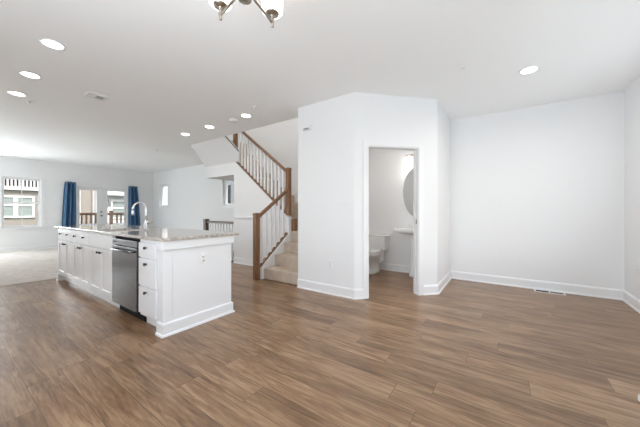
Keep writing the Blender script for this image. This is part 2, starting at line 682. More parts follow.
# casing of the doorway
bm = B()
cw, ct = 0.066, 0.016
for (a, b, z0, z1) in ((O0 - cw, O0 + 0.004, 0, DH + cw), (O1 - 0.004, O1 + cw, 0, DH + cw), (O0 + 0.004, O1 - 0.004, DH - 0.004, DH + cw)):
    prism(bm, [P45(a, -ct), P45(b, -ct), P45(b, 0.0), P45(a, 0.0)], z0, z1, 'z')
    prism(bm, [P45(a, T), P45(b, T), P45(b, T + ct), P45(a, T + ct)], z0, z1, 'z')
for (a, b, z0, z1) in ((O0 - 0.001, O0 + 0.016, 0, DH), (O1 - 0.016, O1 + 0.001, 0, DH), (O0, O1, DH - 0.016, DH + 0.001)):
    prism(bm, [P45(a, -0.002), P45(b, -0.002), P45(b, T + 0.002), P45(a, T + 0.002)], z0, z1, 'z')
for (a, b, z0, z1) in ((O0 + 0.016, O0 + 0.027, 0, DH - 0.016), (O1 - 0.027, O1 - 0.016, 0, DH - 0.016)):
    prism(bm, [P45(a, 0.05), P45(b, 0.05), P45(b, 0.085), P45(a, 0.085)], z0, z1, 'z')
cas = struct('trim_1', bm, 'trim', 'white casing of the powder room doorway')
bm = B()
prism(bm, [P45(O1 - 0.02, 0.02), P45(O1 - 0.016, 0.02), P45(O1 - 0.016, 0.048), P45(O1 - 0.02, 0.048)], 0.985, 1.05, 'z')
obj('strike_plate', bm, 'nickel', cas)

# baseboards
BP = [(0, 0), (0.026, 0), (0.026, 0.008), (0.022, 0.018), (0.015, 0.022), (0.015, 0.112), (0.011, 0.124), (0.006, 0.132), (0, 0.134)]


def baseboard(name, *paths):
    bm = B()
    for p in paths:
        sweep(bm, p, BP)
    return struct(name, bm, 'trim')


baseboard('baseboard_powder_room', [(3.18, OY0), (A_.x, A_.y), P45(O0 - cw)])
baseboard('baseboard_right', [P45(O1 + cw), (B_.x, B_.y), (XR, B_.y), (XR, YF), (XL, YF), (XL, YB), (D1[0] - 0.09, YB)],
          [(D1[1] + 0.09, YB), (XR, YB), (XR, 6.3)])
baseboard('baseboard_powder_inside', [(3.18 + T, A_.y + 0.2), (3.18 + T, OY0 - T), (XR, OY0 - T), (XR, B_.y + T), (B_.x + 0.1, B_.y + T)])
baseboard('baseboard_stair', [(3.9, 5.06), (3.9, 3.53)])

# wall under the upper flight with its soffit, and the sloped bulkhead beside the opening
SL = 0.785


def zl(y):                     # top of the knee wall along the upper flight
    return 1.018 + SL * (y - 3.387)


bm = B()
prism(bm, [(3.42, 0), (5.06, 0), (5.06, 2.0), (6.15, 2.0), (6.15, 2.60), (5.4, 2.60), (5.03, zl(5.03) - 0.01), (3.42, zl(3.42) - 0.01)], 3.9, 4.0, 'x')
box(bm, 4.0, XR - 0.02, 5.065, 6.15, 2.0, 2.02)
struct('wall_under_stair', bm, 'wall', 'white wall rising under the upper flight')
bm = B()
box(bm, 3.888, 3.9, 3.53, 5.06, 0.13, 1.02)
box(bm, 3.860, 3.9, 3.53, 5.06, 1.022, 1.038)
struct('trim_2', bm, 'wall', 'lower half of the wall under the stair')
bm = B()
# bulkhead: slanted face from (x 3.9, z 2.278) out to (x 3.5, z 2.741)
v0 = [(3.9, 6.15, 2.278), (3.9, 4.90, 2.278), (3.75, 4.70, 2.4516), (3.5, 4.82, 2.741), (3.5, 6.15, 2.741)]
fr_ = [bm.verts.new(p) for p in v0]
bk_ = [bm.verts.new((p[0] + 0.03, p[1], p[2] + 0.015)) for p in v0]
bm.faces.new(fr_)
bm.faces.new(bk_)
for i in range(5):
    j = (i + 1) % 5
    bm.faces.new((fr_[i], fr_[j], bk_[j], bk_[i]))
struct('wall_bulkhead', bm, 'wall', 'sloped white bulkhead under the stair opening')
# basement stair shaft
bm = B()
box(bm, 4.0, XR, 6.17, 6.27, -1.3, -0.12)
box(bm, 3.9, 4.0, 3.62, 6.27, -1.3, -0.12)
box(bm, 4.0, XR, 3.52, 3.62, -1.3, -0.12)
box(bm, 3.9, XR, 3.52, 6.27, -1.4, -1.3)
struct('wall_basement', bm, 'wall', 'shaft of the basement stair')


# ------------------------------------------------------------------ windows and patio doors
def window(name, label, axis, a, b, z0, z1, face, out, casing=0.07, rail=True, vert=True):
    """axis 'y': opening spans x a..b in a wall whose room face is y=face, outside towards +y"""
    root = struct_empty(name, label)

    def bx(bm, u0, u1, d0, d1, z0_, z1_):
        if axis == 'y':
            box(bm, u0, u1, face + d0 * out, face + d1 * out, z0_, z1_)
        else:
            box(bm, face + d0 * out, face + d1 * out, u0, u1, z0_, z1_)
    c = casing
    if c > 0:
        bm = B()
        bx(bm, a - c, a, -0.018, 0.0, z0 - c, z1 + c)
        bx(bm, b, b + c, -0.018, 0.0, z0 - c, z1 + c)
        bx(bm, a, b, -0.018, 0.0, z1, z1 + c)
        bx(bm, a, b, -0.018, 0.0, z0 - c, z0)
        bx(bm, a - c - 0.02, b + c + 0.02, -0.045, 0.0, z0 - 0.022, z0)
        obj('window_casing', bm, 'trim', root)
    f = 0.05 if vert else 0.075
    bm = B()
    bx(bm, a, a + f, 0.05, 0.12, z0, z1)
    bx(bm, b - f, b, 0.05, 0.12, z0, z1)
    bx(bm, a + f, b - f, 0.05, 0.12, z0, z0 + f)
    bx(bm, a + f, b - f, 0.05, 0.12, z1 - f, z1)
    zm = (z0 + z1) / 2 + 0.0
    um = (a + b) / 2
    if rail:
        bx(bm, a + f, b - f, 0.055, 0.105, zm - 0.028, zm + 0.028)
    if vert:
        bx(bm, um - 0.011, um + 0.011, 0.07, 0.09, z0 + f, z1 - f)
    obj('window_frame', bm, 'trim', root)
    bm = B()
    bx(bm, a + 0.01, b - 0.01, 0.078, 0.082, z0 + 0.01, z1 - 0.01)
    obj('pane', bm, 'glass', root)
    return root


window('window_1', 'white sash window in the back wall left of the curtains', 'y', W1[0], W1[1], W1[2], W1[3], YB, 1)
window('window_2', 'small white side window nearest the back corner', 'x', W2[0], W2[1], W2[2], W2[3], XR, 1, casing=0.035, rail=False, vert=False)
window('window_3', 'small white side window under the stair soffit', 'x', W3[0], W3[1], W3[2], W3[3], XR, 1, casing=0.07, rail=False, vert=False)


def door_leaf(name, label, x0, x1, lite, handle):
    root = struct_empty(name, label)
    y0, y1 = YB + 0.03, YB + 0.075
    (l0, l1), top, bot = lite, 1.985, 0.45
    bm = B()
    slab(bm, (x0, x1), (0.012, top), [(l0, l1, bot, top - 0.075)], y0, y1, 'y')
    obj('leaf', bm, 'trim', root)
    bm = B()
    for (a, b, c, d) in ((l0 - 0.02, l0 + 0.008, bot - 0.02, top - 0.055), (l1 - 0.008, l1 + 0.02, bot - 0.02, top - 0.055),
                         (l0 + 0.008, l1 - 0.008, bot - 0.02, bot + 0.008), (l0 + 0.008, l1 - 0.008, top - 0.083, top - 0.055)):
        rbox(bm, a, b, y0 - 0.012, y0, c, d, 0.003)
    obj('glazing_bead', bm, 'trim', root)
    bm = B()
    box(bm, l0 - 0.01, l1 + 0.01, YB + 0.05, YB + 0.054, bot - 0.01, top - 0.065)
    obj('pane', bm, 'glass', root)
    bm = B()
    box(bm, l0, l1, y0 - 0.006, y0, 0.14, 0.38)
    obj('panel', bm, 'trim', root)
    if handle:
        hx = x1 - 0.05
        bm = B()
        mt = Matrix.Translation((hx, y0, 1.02)) @ Matrix.Rotation(PI / 2, 4, 'X')
        lathe(bm, [(0, 0), (0.03, 0), (0.03, 0.008), (0.012, 0.014), (0.012, 0.04), (0.026, 0.05), (0.026, 0.066), (0, 0.074)], 20, mt)
        obj('door_knob', bm, 'nickel', root)
        bm = B()
        mt = Matrix.Translation((hx, y0, 1.15)) @ Matrix.Rotation(PI / 2, 4, 'X')
        lathe(bm, [(0, 0), (0.03, 0), (0.03, 0.012), (0.02, 0.02), (0, 0.022)], 20, mt)
        obj('deadbolt', bm, 'nickel', root)
    return root


door_leaf('door_1', 'left glazed patio door with knob', D1[0] + 0.03, 3.475, (2.83, 3.305), True)
door_leaf('door_2', 'right glazed patio door panel', 3.515, D1[1] - 0.03, (3.60, 4.13), False)
bm = B()
for a, b in ((D1[0] - 0.075, D1[0] + 0.01), (D1[1] - 0.01, D1[1] + 0.075)):
    box(bm, a, b, YB - 0.018, YB, 0, D1[3] + 0.075)
box(bm, D1[0] + 0.01, D1[1] - 0.01, YB - 0.018, YB, D1[3] - 0.01, D1[3] + 0.075)
box(bm, 3.477, 3.513, YB + 0.005, YB + 0.10, 0, D1[3])
box(bm, D1[0], D1[0] + 0.028, YB, YB + 0.14, 0, D1[3])
box(bm, D1[1] - 0.028, D1[1], YB, YB + 0.14, 0, D1[3])
box(bm, D1[0] + 0.028, D1[1] - 0.028, YB, YB + 0.14, D1[3] - 0.013, D1[3])
struct('trim_3', bm, 'trim', 'white frame around the patio doors')


# ------------------------------------------------------------------ curtains
def curtain(label, xt0, xt1, xb0, xb1, ztop, zbot, folds, ph):
    root = thing('curtain', label, 'curtain', ((xt0 + xt1) / 2, YB - 0.09, 0.0))
    bm = B()
    cx = (xt0 + xt1) / 2
    n, mz = folds * 10, 16
    rows = []
    for j in range(mz + 1):
        v = j / mz
        z = ztop + (zbot - ztop) * v
        e = min(1, v * 1.1) ** 0.8
        row = []
        for i in range(n + 1):
            u = i / n
            x = (xt0 + (xt1 - xt0) * u) * (1 - e) + (xb0 + (xb1 - xb0) * u) * e - cx
            amp = 0.048 + 0.012 * v
            y = amp * math.sin(u * folds * 2 * PI + ph + 0.5 * v) + 0.008 * math.sin(u * 17 + v * 5)
            row.append((x, y, z))
        rows.append(row)
    th = 0.006
    F = [[bm.verts.new(p) for p in r] for r in rows]
    K = [[bm.verts.new((p[0], p[1] + th, p[2])) for p in r] for r in rows]
    for j in range(mz):
        for i in range(n):
            bm.faces.new((F[j][i], F[j][i + 1], F[j + 1][i + 1], F[j + 1][i])).smooth = True
            bm.faces.new((K[j][i], K[j + 1][i], K[j + 1][i + 1], K[j][i + 1])).smooth = True
        bm.faces.new((F[j][0], F[j + 1][0], K[j + 1][0], K[j][0]))
        bm.faces.new((F[j][n], K[j][n], K[j + 1][n], F[j + 1][n]))
    for i in range(n):
        bm.faces.new((F[0][i], K[0][i], K[0][i + 1], F[0][i + 1]))
        bm.faces.new((F[mz][i], F[mz][i + 1], K[mz][i + 1], K[mz][i]))
    obj('panel', bm, 'curtain', root)
    bm = B()
    w = (xt1 - xt0) / 2
    tube(bm, [(-w - 0.01, 0.0, ztop - 0.03), (w + 0.01, 0.0, ztop - 0.03)], 0.012, 10)
    tube(bm, [(0, 0, ztop - 0.03), (0, 0.09, ztop - 0.03)], 0.008, 8)
    obj('rod', bm, 'nickel', root)
    return root


curtain('dark blue pleated curtain left of the patio doors, beside the sash window', 2.44, 2.715, 2.355, 2.735, 2.135, 0.02, 3, 0.4)
curtain('blue pleated curtain right of the patio doors, behind the kitchen faucet', 4.235, 4.53, 4.235, 4.68, 2.135, 0.02, 3, 1.5)

# ------------------------------------------------------------------ outside
bm = B()
box(bm, 2.3, 8, YB + 0.155, 13.75, -0.25, -0.08)
tag(obj('deck', bm, 'deck_floor'), 'pale deck floor outside the patio doors', 'deck')
dr = thing('deck_railing', 'brown wooden railing of the deck seen through the patio doors', 'railing', (0, 13.6, -0.08))
bm = B()
rbox(bm, 2.4, 6.2, -0.06, 0.06, 1.16, 1.20)
obj('top_rail', bm, 'deck_wood', dr)
bm = B()
rbox(bm, 2.4, 6.2, -0.02, 0.02, 1.10, 1.16)
rbox(bm, 2.4, 6.2, -0.02, 0.02, 0.66, 0.72)
obj('lower_rail', bm, 'deck_wood', dr)
bm = B()
box(bm, 2.4, 6.2, -0.034, -0.021, 0.0, 0.76)  # white board added as stand-in for a blown-out strip below the balusters
obj('skirt_board', bm, 'ext_white', dr)
for x in (2.46, 4.28, 6.1):
    bm = B()
    box(bm, x - 0.05, x + 0.05, -0.05, 0.05, 0, 1.26)
    box(bm, x - 0.065, x + 0.065, -0.065, 0.065, 1.26, 1.29)
    obj('post', bm, 'deck_wood', dr)
x = 2.60
while x < 6.05:
    if min(abs(x - p) for p in (2.46, 4.28, 6.1)) > 0.09:
        bm = B()
        box(bm, x - 0.028, x + 0.028, -0.02, 0.02, 0.70, 1.12)
        obj('baluster', bm, 'deck_wood', dr)
    x += 0.145

bm = B()
box(bm, XL - 0.15, XR + 0.15, YF - 2.6, YF - 0.155, 2.50, 2.60)  # added out of view to keep sun out of the front windows
struct('sun_blocker', bm, 'ext_white', 'unseen slab added to block the sun at the front windows')
bm = B()
box(bm, -60, 90, 13.9, 120, -3.0, -2.8)
box(bm, 5.4, 60, -20, 13.9, -3.0, -2.8)
lawn = obj('ground', bm, 'grass')
lawn['kind'] = 'structure'
lawn['label'] = 'lawn between the houses'

# house across the yard
nb = thing('neighbor_house', 'tan house with white windows and balcony seen through the back windows', 'house', (0, 20, -2.8))
Z0 = 2.8
bm = B()
slab(bm, (-4, 5.6), (0, 7.2), [], 0, 6, 'y')
obj('wall', bm, 'tan', nb)
bm = B()
box(bm, 5.42, 10.3, -0.5, 5, 0, 8.0)
obj('white_wing', bm, 'ext_white', nb)
bm = B()
prism(bm, [(-0.9, 7.2), (6.8, 7.2), (3, 10)], -4.3, 7, 'x')
obj('roof', bm, 'roof', nb)
bm = B()
box(bm, 5.85, 6.95, -0.9, -0.5, Z0 + 2.08, Z0 + 2.16)
prism(bm, [(5.80, Z0 + 1.55), (6.10, Z0 + 1.55), (5.95, Z0 + 1.95)], -0.62, -0.5, 'y')
obj('eave', bm, 'roof', nb)
bm = B()
prism(bm, [(5.3, 8.0), (10.4, 8.0), (7.9, 10.4)], -0.7, 5.2, 'y')
obj('gable_roof', bm, 'roof', nb)


def nwin(x0, x1, z0, z1, y, mull=True, parent=nb):
    bm = B()
    w = 0.085
    box(bm, x0, x0 + w, y - 0.08, y, z0, z1)
    box(bm, x1 - w, x1, y - 0.08, y, z0, z1)
    box(bm, x0 + w, x1 - w, y - 0.08, y, z1 - w, z1)
    box(bm, x0 + w, x1 - w, y - 0.08, y, z0, z0 + w)
    xm = (x0 + x1) / 2
    if mull:
        box(bm, xm - 0.075, xm + 0.075, y - 0.075, y, z0 + w, z1 - w)
    zm = (z0 + z1) / 2 + 0.08
    box(bm, x0 + w, x1 - w, y - 0.07, y, zm - 0.04, zm + 0.04)
    o = obj('window', bm, 'ext_white', parent)
    bm = B()
    box(bm, x0 + 0.02, x1 - 0.02, y - 0.03, y - 0.005, z0 + 0.02, z1 - 0.02)
    obj('pane', bm, 'ext_glass', o)


nwin(1.72, 3.02, Z0 + 0.86, Z0 + 1.95, 0)
nwin(-1.2, 0.3, Z0 + 0.80, Z0 + 1.95, 0)
nwin(6.1, 7.15, Z0 + 0.75, Z0 + 1.86, -0.5, False)
for x0, x1 in ((4.74, 4.82), (5.38, 5.48)):
    bm = B()
    box(bm, x0, x1, -0.1, 0, 0, 6.2)
    obj('corner_board', bm, 'ext_white', nb)
bm = B()
box(bm, -3, 3.6, -0.20, -0.02, Z0 + 2.24, Z0 + 2.36)
obj('balcony_floor', bm, 'ext_white', nb)
bm = B()
box(bm, -3, 3.6, -0.05, 0, Z0 + 2.365, Z0 + 3.3)  # dark grey sheet behind the balcony balusters
obj('balcony_backing', bm, 'dark_grey', nb)
bm = B()
box(bm, -3, 3.6, -0.20, -0.14, Z0 + 2.74, Z0 + 2.82)
box(bm, -3, 3.6, -0.19, -0.15, Z0 + 2.36, Z0 + 2.41)
obj('balcony_rail', bm, 'ext_white', nb)
for i in range(50):
    x = -2.9 + i * 0.128
    bm = B()
    box(bm, x - 0.03, x + 0.03, -0.192, -0.145, Z0 + 2.40, Z0 + 2.76)
    obj('balcony_baluster', bm, 'ext_white', nb)

# house beside the living area
sh = thing('side_house', 'grey sided house with dark slats seen through the small side window by the stair', 'house', (10.5, 0, -2.8))
bm = B()
box(bm, 0, 6, 11.6, 18.5, 0, 7.0)
obj('wall', bm, 'greysiding', sh)
bm = B()
prism(bm, [(-0.4, 7.0), (6.4, 7.0), (3, 9.4)], 11.3, 18.8, 'y')
obj('roof', bm, 'roof', sh)
bm = B()
box(bm, -0.06, 0, 13.95, 14.2, 3.9, 5.6)
obj('shutter', bm, 'dark_grey', sh)

# ------------------------------------------------------------------ staircase
R, G = 0.196, 0.255
st = thing('staircase', 'carpeted stair turning left at a landing behind the powder room wall', 'stair', (3.26, 2.6, 0))
XS = [3.255, 3.515, 3.765]
for i, x in enumerate(XS):
    bm = B()
    x1 = XS[i + 1] + 0.01 if i < 2 else 3.99
    rbox(bm, x - 3.26 - 0.012, x1 - 3.26, 0.004, 0.811, i * R + (0.0 if i == 0 else -0.02), (i + 1) * R, 0.022, 3)
    obj('step', bm, 'stair_carpet', st)
bm = B()
rbox(bm, 3.955 - 3.26, XR - 3.26 - 0.004, 0.004, 0.812, 0.40, 4 * R, 0.02, 3)
box(bm, 4.004 - 3.26, XR - 3.26 - 0.004, 0.79, 0.99, 0.42, 4 * R - 0.001)
obj('landing', bm, 'stair_carpet', st)
Y1 = 3.56
for i in range(10):
    y = Y1 + i * 0.25
    bm = B()
    zt = (5 + i) * R
    rbox(bm, 4.004 - 3.26, XR - 3.26 - 0.004, y - 2.6 - 0.012, y + (0.25 if i in (5, 9) else 0.27) - 2.6, max(zt - R - 0.04, 2.03 if y > 5.0 else 0), zt, 0.02, 3)
    obj('step', bm, 'stair_carpet', st)
bm = B()
rbox(bm, 4.004 - 3.26, XR - 3.26 - 0.004, Y1 + 2.5 - 2.6 + 0.005, 6.14 - 2.6, 14 * R, CE + 0.35, 0.01)
obj('upper_floor_edge', bm, 'stair_carpet', st)


def zs(x):                       # top of the stringer of the first flight
    return 0.225 + 0.755 * (x - 3.235)


bm = B()
prism(bm, [(3.20 - 3.26, 0), (3.897 - 3.26, 0), (3.897 - 3.26, zs(3.897)), (3.20 - 3.26, zs(3.20))], 3.414 - 2.6, 3.50 - 2.6, 'y')
obj('stringer', bm, 'trim', st)
bm = B()
prism(bm, [(Y1 - 2.6, 4 * R), (Y1 + 2.4 - 2.6, 4 * R + SL * 2.4), (Y1 + 2.4 - 2.6, 4 * R + SL * 2.4 + 0.36), (Y1 - 2.6, 4 * R + 0.36)], XR - 3.26 - 0.018, XR - 3.26 - 0.003, 'x')
obj('skirt_board', bm, 'trim', st)


# railings
def newel(bm, cx, cy_, z0, z1, h=0.042):
    rbox(bm, cx - h, cx + h, cy_ - h, cy_ + h, z0, z1 - 0.03, 0.004)
    rbox(bm, cx - h - 0.006, cx + h + 0.006, cy_ - h - 0.006, cy_ + h + 0.006, z1 - 0.03, z1 - 0.012, 0.004)
    rbox(bm, cx - h + 0.002, cx + h - 0.002, cy_ - h + 0.002, cy_ + h - 0.002, z1 - 0.014, z1, 0.006)


def slope_bar(bm, p, q, w, h):
    """bar with vertical ends between two points (centre of its bottom face)"""
    p, q = Vector(p), Vector(q)
    d = (q - p)
    s = Vector((d.y, -d.x, 0)).normalized() * (w / 2)
    c = min(w, h) * 0.28
    prof = [(-1, 0, 0), (-1, 0, h - c), (-1, c, h), (1, -c, h), (1, 0, h - c), (1, 0, 0)]
    rings = []
    for e in (p, q):
        rings.append([bm.verts.new(e + s * sg + s.normalized() * off + Vector((0, 0, zz))) for sg, off, zz in prof])
    bm.faces.new(rings[0])
    bm.faces.new(rings[1])
    for k_ in range(6):
        j = (k_ + 1) % 6
        bm.faces.new((rings[0][k_], rings[0][j], rings[1][j], rings[1][k_]))


lr = thing('stair_railing', 'lower stair railing of brown wood with white balusters and a tall newel on the floor', 'railing', (3.15, 3.49, 0))
o0 = Vector((3.15, 3.49, 0))


def off(p):
    return tuple(Vector(p) - o0)


bm = B()
newel(bm, 0, 0, 0, 1.135)
obj('newel_post', bm, 'oak', lr)
bm = B()
newel(bm, 3.955 - o0.x, 3.475 - o0.y, 1.085, 2.015)
obj('newel_post', bm, 'oak', lr)
bm = B()
rbox(bm, 3.97 - o0.x, 4.05 - o0.x, 3.335 - o0.y, 3.415 - o0.y, 4 * R + 0.001, 1.02, 0.003)
obj('post_base', bm, 'oak', lr)
bm = B()
slope_bar(bm, off((3.19, 3.485, 1.045)), off((3.925, 3.475, 1.555)), 0.06, 0.062)
obj('handrail', bm, 'oak_rail', lr)
bm = B()
slope_bar(bm, off((3.192, 3.475, zs(3.192) + 0.002)), off((3.897, 3.475, zs(3.897) + 0.002)), 0.062, 0.03)
obj('shoe_rail', bm, 'oak_rail', lr)
nbal = 6
for i in range(nbal):
    x = 3.255 + i * 0.108
    bm = B()
    zb = zs(x) + 0.028
    ztp = 1.045 + (x - 3.19) * (0.51 / 0.735) + 0.012
    box(bm, x - 0.016 - o0.x, x + 0.016 - o0.x, -0.031, 0.001, zb, ztp)
    obj('baluster', bm, 'trim', lr)
    bm = B()
    prism(bm, [(x + 0.02 - o0.x, zb - 0.004), (x + 0.075 - o0.x, zb + 0.036), (x + 0.075 - o0.x, zb + 0.058), (x + 0.02 - o0.x, zb + 0.018)], -0.03, 0.0, 'y')
    obj('fillet', bm, 'oak_rail', lr)

ur = thing('stair_railing', 'upper stair railing of brown wood climbing left into the ceiling opening', 'railing', (3.95, 3.55, 1.0))
o1 = Vector((3.95, 3.55, 1.0))
bm = B()
slope_bar(bm, Vector((3.935, 3.527, zl(3.527))) - o1, Vector((3.935, 5.03, zl(5.03))) - o1, 0.085, 0.026)
obj('shoe_rail', bm, 'oak_rail', ur)


def zh(y):
    return 1.945 + 0.763 * (y - 3.463) - 0.06


bm = B()
slope_bar(bm, Vector((3.945, 3.527, zh(3.527))) - o1, Vector((3.945, 5.09, zh(5.09))) - o1, 0.06, 0.062)
obj('handrail', bm, 'oak_rail', ur)
for i in range(14):
    y = 3.60 + i * 0.1035
    bm = B()
    box(bm, 3.945 - 0.016 - o1.x, 3.945 + 0.016 - o1.x, y - 0.016 - o1.y, y + 0.016 - o1.y, zl(y) + 0.024 - o1.z, zh(y) + 0.012 - o1.z)
    obj('baluster', bm, 'trim', ur)
bm = B()
newel(bm, 0, 5.06 - o1.y, 2.315 - o1.z, 3.46 - o1.z, 0.045)
obj('newel_post', bm, 'oak', ur)

# dark cap along the cut end of the bulkhead
bm = B()
a_, b_ = Vector((3.50, 4.82, 2.741)), Vector((3.75, 4.70, 2.4516))
tube(bm, [a_ + Vector((-0.01, -0.008, 0)), b_ + Vector((-0.01, -0.008, 0))], 0.011, 8)
struct('trim_4', bm, 'dark_oak', 'thin dark cap on the slanted end of the bulkhead')

# guard rail of the basement stair
gr = thing('guard_railing', 'short dark railing behind the island guarding the basement stair', 'railing', (3.93, 6.17, 0))
bm = B()
newel(bm, 0, 0.02, 0, 0.975, 0.052)
obj('newel_post', bm, 'dark_oak', gr)
bm = B()
slope_bar(bm, (0, -0.02, 0.88), (0, -1.11, 0.88), 0.06, 0.05)
obj('handrail', bm, 'dark_oak', gr)
bm = B()
slope_bar(bm, (0, -0.02, 0.0), (0, -1.11, 0.0), 0.06, 0.03)
obj('shoe_rail', bm, 'dark_oak', gr)
for i in range(9):
    y = -0.13 - i * 0.108
    bm = B()
    box(bm, -0.016, 0.016, y - 0.016, y + 0.016, 0.028, 0.885)
    obj('baluster', bm, 'trim', gr)
bs = thing('basement_stair', 'carpeted steps going down behind the guard railing', 'stair', (4.56, 6.17, 0))
for i in range(5):
    bm = B()
    rbox(bm, -0.556, 0.569, -(i + 1) * 0.26 - 0.01, -i * 0.26 - 0.002, -(i + 1) * R - 0.22, -(i + 1) * R, 0.012, 2)
    obj('step', bm, 'stair_carpet', bs)

# ------------------------------------------------------------------ kitchen island
FX = 1.222                        # face plane of the cabinets
ZT = 0.885


def shaker(bm, y0, y1, z0, z1, x=FX):
    """shaker front: frame and recessed panel, facing -x"""
    f = 0.058
    rbox(bm, x - 0.02, x, y0, y0 + f, z0, z1, 0.002, 1)
    rbox(bm, x - 0.02, x, y1 - f, y1, z0, z1, 0.002, 1)
    rbox(bm, x - 0.02, x, y0 + f, y1 - f, z1 - f, z1, 0.002, 1)
    rbox(bm, x - 0.02, x, y0 + f, y1 - f, z0, z0 + f, 0.002, 1)
    box(bm, x - 0.010, x, y0 + f, y1 - f, z0 + f, z1 - f)


def knob(parent, y, z, x=FX - 0.02):
    bm = B()
    mt = Matrix.Translation((x, y, z)) @ Matrix.Rotation(-PI / 2, 4, 'Y')
    lathe(bm, [(0, 0), (0.008, 0), (0.006, 0.012), (0.014, 0.018), (0.016, 0.024), (0.012, 0.03), (0, 0.032)], 14, mt)
    return obj('knob', bm, 'black', parent)


def cabinet(name, label, cat, y0, y1, fronts, group=None):
    """y0..y1 in world; local origin at (FX, y0, 0) front"""
    root = thing(name, label, cat, (0, 0, 0), 0, group)
    bm = B()
    box(bm, FX, 1.86, y0 + 0.001, y1 - 0.001, 0.105, ZT)
    obj('body', bm, 'cab', root)
    bm = B()
    box(bm, FX + 0.06, 1.80, y0 + 0.001, y1 - 0.001, 0.0, 0.105)
    obj('toe_kick', bm, 'trim', root)
    for kind, a, b, z0, z1, knobs in fronts:
        bm = B()
        if kind == 'door':
            shaker(bm, a, b, z0, z1)
        else:
            rbox(bm, FX - 0.02, FX, a, b, z0, z1, 0.003, 2)
        f = obj(kind, bm, 'cab', root)
        for (ky, kz) in knobs:
            knob(f, ky, kz)
    return root


g_ = 0.004
Y3, Y2, Yc1, Y0c = 3.786, 4.574, 5.335, 6.150
for (a, b, lab, kn) in (
        (Y3, Y2, 'white sink base cabinet with plain front panel, next to the dishwasher', None),
        (Y2, Yc1, 'white two-door island cabinet in the middle of the three', (4.80, 5.187)),
        (Yc1, Y0c, 'white two-door island cabinet at the far end of the island', (5.582, 5.959))):
    mid = (a + b) / 2
    fr2 = [('door', a + g_, mid - g_ / 2, 0.135, 0.688, [(mid - 0.045, 0.645)]),
           ('door', mid + g_ / 2, b - g_, 0.135, 0.688, [(mid + 0.045, 0.645)])]
    if kn:
        fr2.append(('drawer', a + g_, b - g_, 0.70, 0.868, [(kn[0], 0.80), (kn[1], 0.80)]))
    else:
        fr2.append(('front_panel', a + g_, b - g_, 0.70, 0.868, []))
    cabinet('base_cabinet', lab, 'cabinet', a, b, fr2)
yd0, yd1 = 2.715, 3.088
ym = (yd0 + yd1) / 2
cabinet('drawer_cabinet', 'narrow white three-drawer cabinet between dishwasher and island end panel', 'cabinet', yd0 - 0.003, yd1 + 0.003,
        [('drawer', yd0 + g_, yd1 - g_, 0.70, 0.845, [(ym, 0.80)]),
         ('drawer', yd0 + g_, yd1 - g_, 0.415, 0.688, [(ym, 0.64)]),
         ('drawer', yd0 + g_, yd1 - g_, 0.135, 0.402, [(ym, 0.36)])])

# dishwasher
dw = thing('dishwasher', 'stainless steel dishwasher built into the island', 'dishwasher', (FX, 3.44, 0))
ya, yb = 3.096 - 3.44, 3.778 - 3.44
bm = B()
box(bm, 0.01, 0.60, ya, yb, 0.10, 0.868)
obj('tub', bm, 'dark', dw)
bm = B()
rbox(bm, -0.028, 0.01, ya + 0.012, yb - 0.004, 0.115, 0.775, 0.005, 2)
obj('door', bm, 'steel', dw)
bm = B()
rbox(bm, -0.024, 0.01, ya + 0.012, yb - 0.004, 0.782, 0.848, 0.005, 2)
cp = obj('control_panel', bm, 'steel', dw)
bm = B()
box(bm, -0.0255, -0.0235, yb - 0.13, yb - 0.04, 0.812, 0.822)
obj('badge', bm, 'dark', cp)
bm = B()
tube(bm, [(-0.028, ya + 0.08, 0.735), (-0.052, ya + 0.08, 0.735), (-0.06, ya + 0.092, 0.735), (-0.06, yb - 0.092, 0.735), (-0.052, yb - 0.08, 0.735), (-0.028, yb - 0.08, 0.735)], 0.009, 10)
obj('handle', bm, 'steel', dw)
bm = B()
box(bm, 0.05, 0.06, ya + 0.005, yb - 0.005, 0.0, 0.10)
obj('toe_kick', bm, 'dark', dw)

# end panel, back and trim of the island
ip = thing('island_end_panel', 'white panelled end and back of the kitchen island with base moulding', 'panel', (1.6, 2.6, 0))
ox, oy = 1.6, 2.6
EY0, EX1 = 2.59, 1.96
bm = B()
box(bm, FX - ox, EX1 - ox, 0.0, 2.705 - oy, 0.0, ZT)
obj('end_board', bm, 'cab', ip)
bm = B()
box(bm, 1.865 - ox, EX1 - ox, 2.705 - oy, 6.15 - oy, 0.0, ZT)
obj('back_board', bm, 'cab', ip)
bm = B()
box(bm, FX - ox, EX1 - ox, 6.152 - oy, 6.19 - oy, 0.0, ZT)
obj('far_end_board', bm, 'cab', ip)
bm = B()                       # corner board with apron around the top
rbox(bm, FX - ox, FX + 0.075 - ox, -0.004, 0.0, 0.13, 0.80, 0.001, 1)
rbox(bm, FX - 0.006 - ox, FX - ox, -0.004, 2.70 - oy, 0.13, 0.80, 0.001, 1)
obj('corner_board', bm, 'cab', ip)
bm = B()
rbox(bm, EX1 - 0.07 - ox, EX1 + 0.003 - ox, -0.004, 0.0, 0.13, 0.80, 0.002, 1)
obj('corner_board', bm, 'cab', ip)
bm = B()
rbox(bm, FX - 0.024 - ox, EX1 + 0.02 - ox, -0.03, 0.0, 0.80, ZT, 0.003, 1)
rbox(bm, FX - 0.024 - ox, FX - ox, 0.0, 2.70 - oy, 0.80, ZT, 0.003, 1)
obj('apron', bm, 'cab', ip)
bm = B()
prof = [(0, 0), (0.032, 0), (0.032, 0.008), (0.027, 0.02), (0.019, 0.024), (0.019, 0.108), (0.013, 0.118), (0, 0.122)]
sweep(bm, [(FX - ox, 2.705 - oy), (FX - ox, 0.0), (EX1 - ox, 0.0), (EX1 - ox, 6.19 - oy)], prof, side=-1)
obj('base_moulding', bm, 'trim', ip)
bm = B()
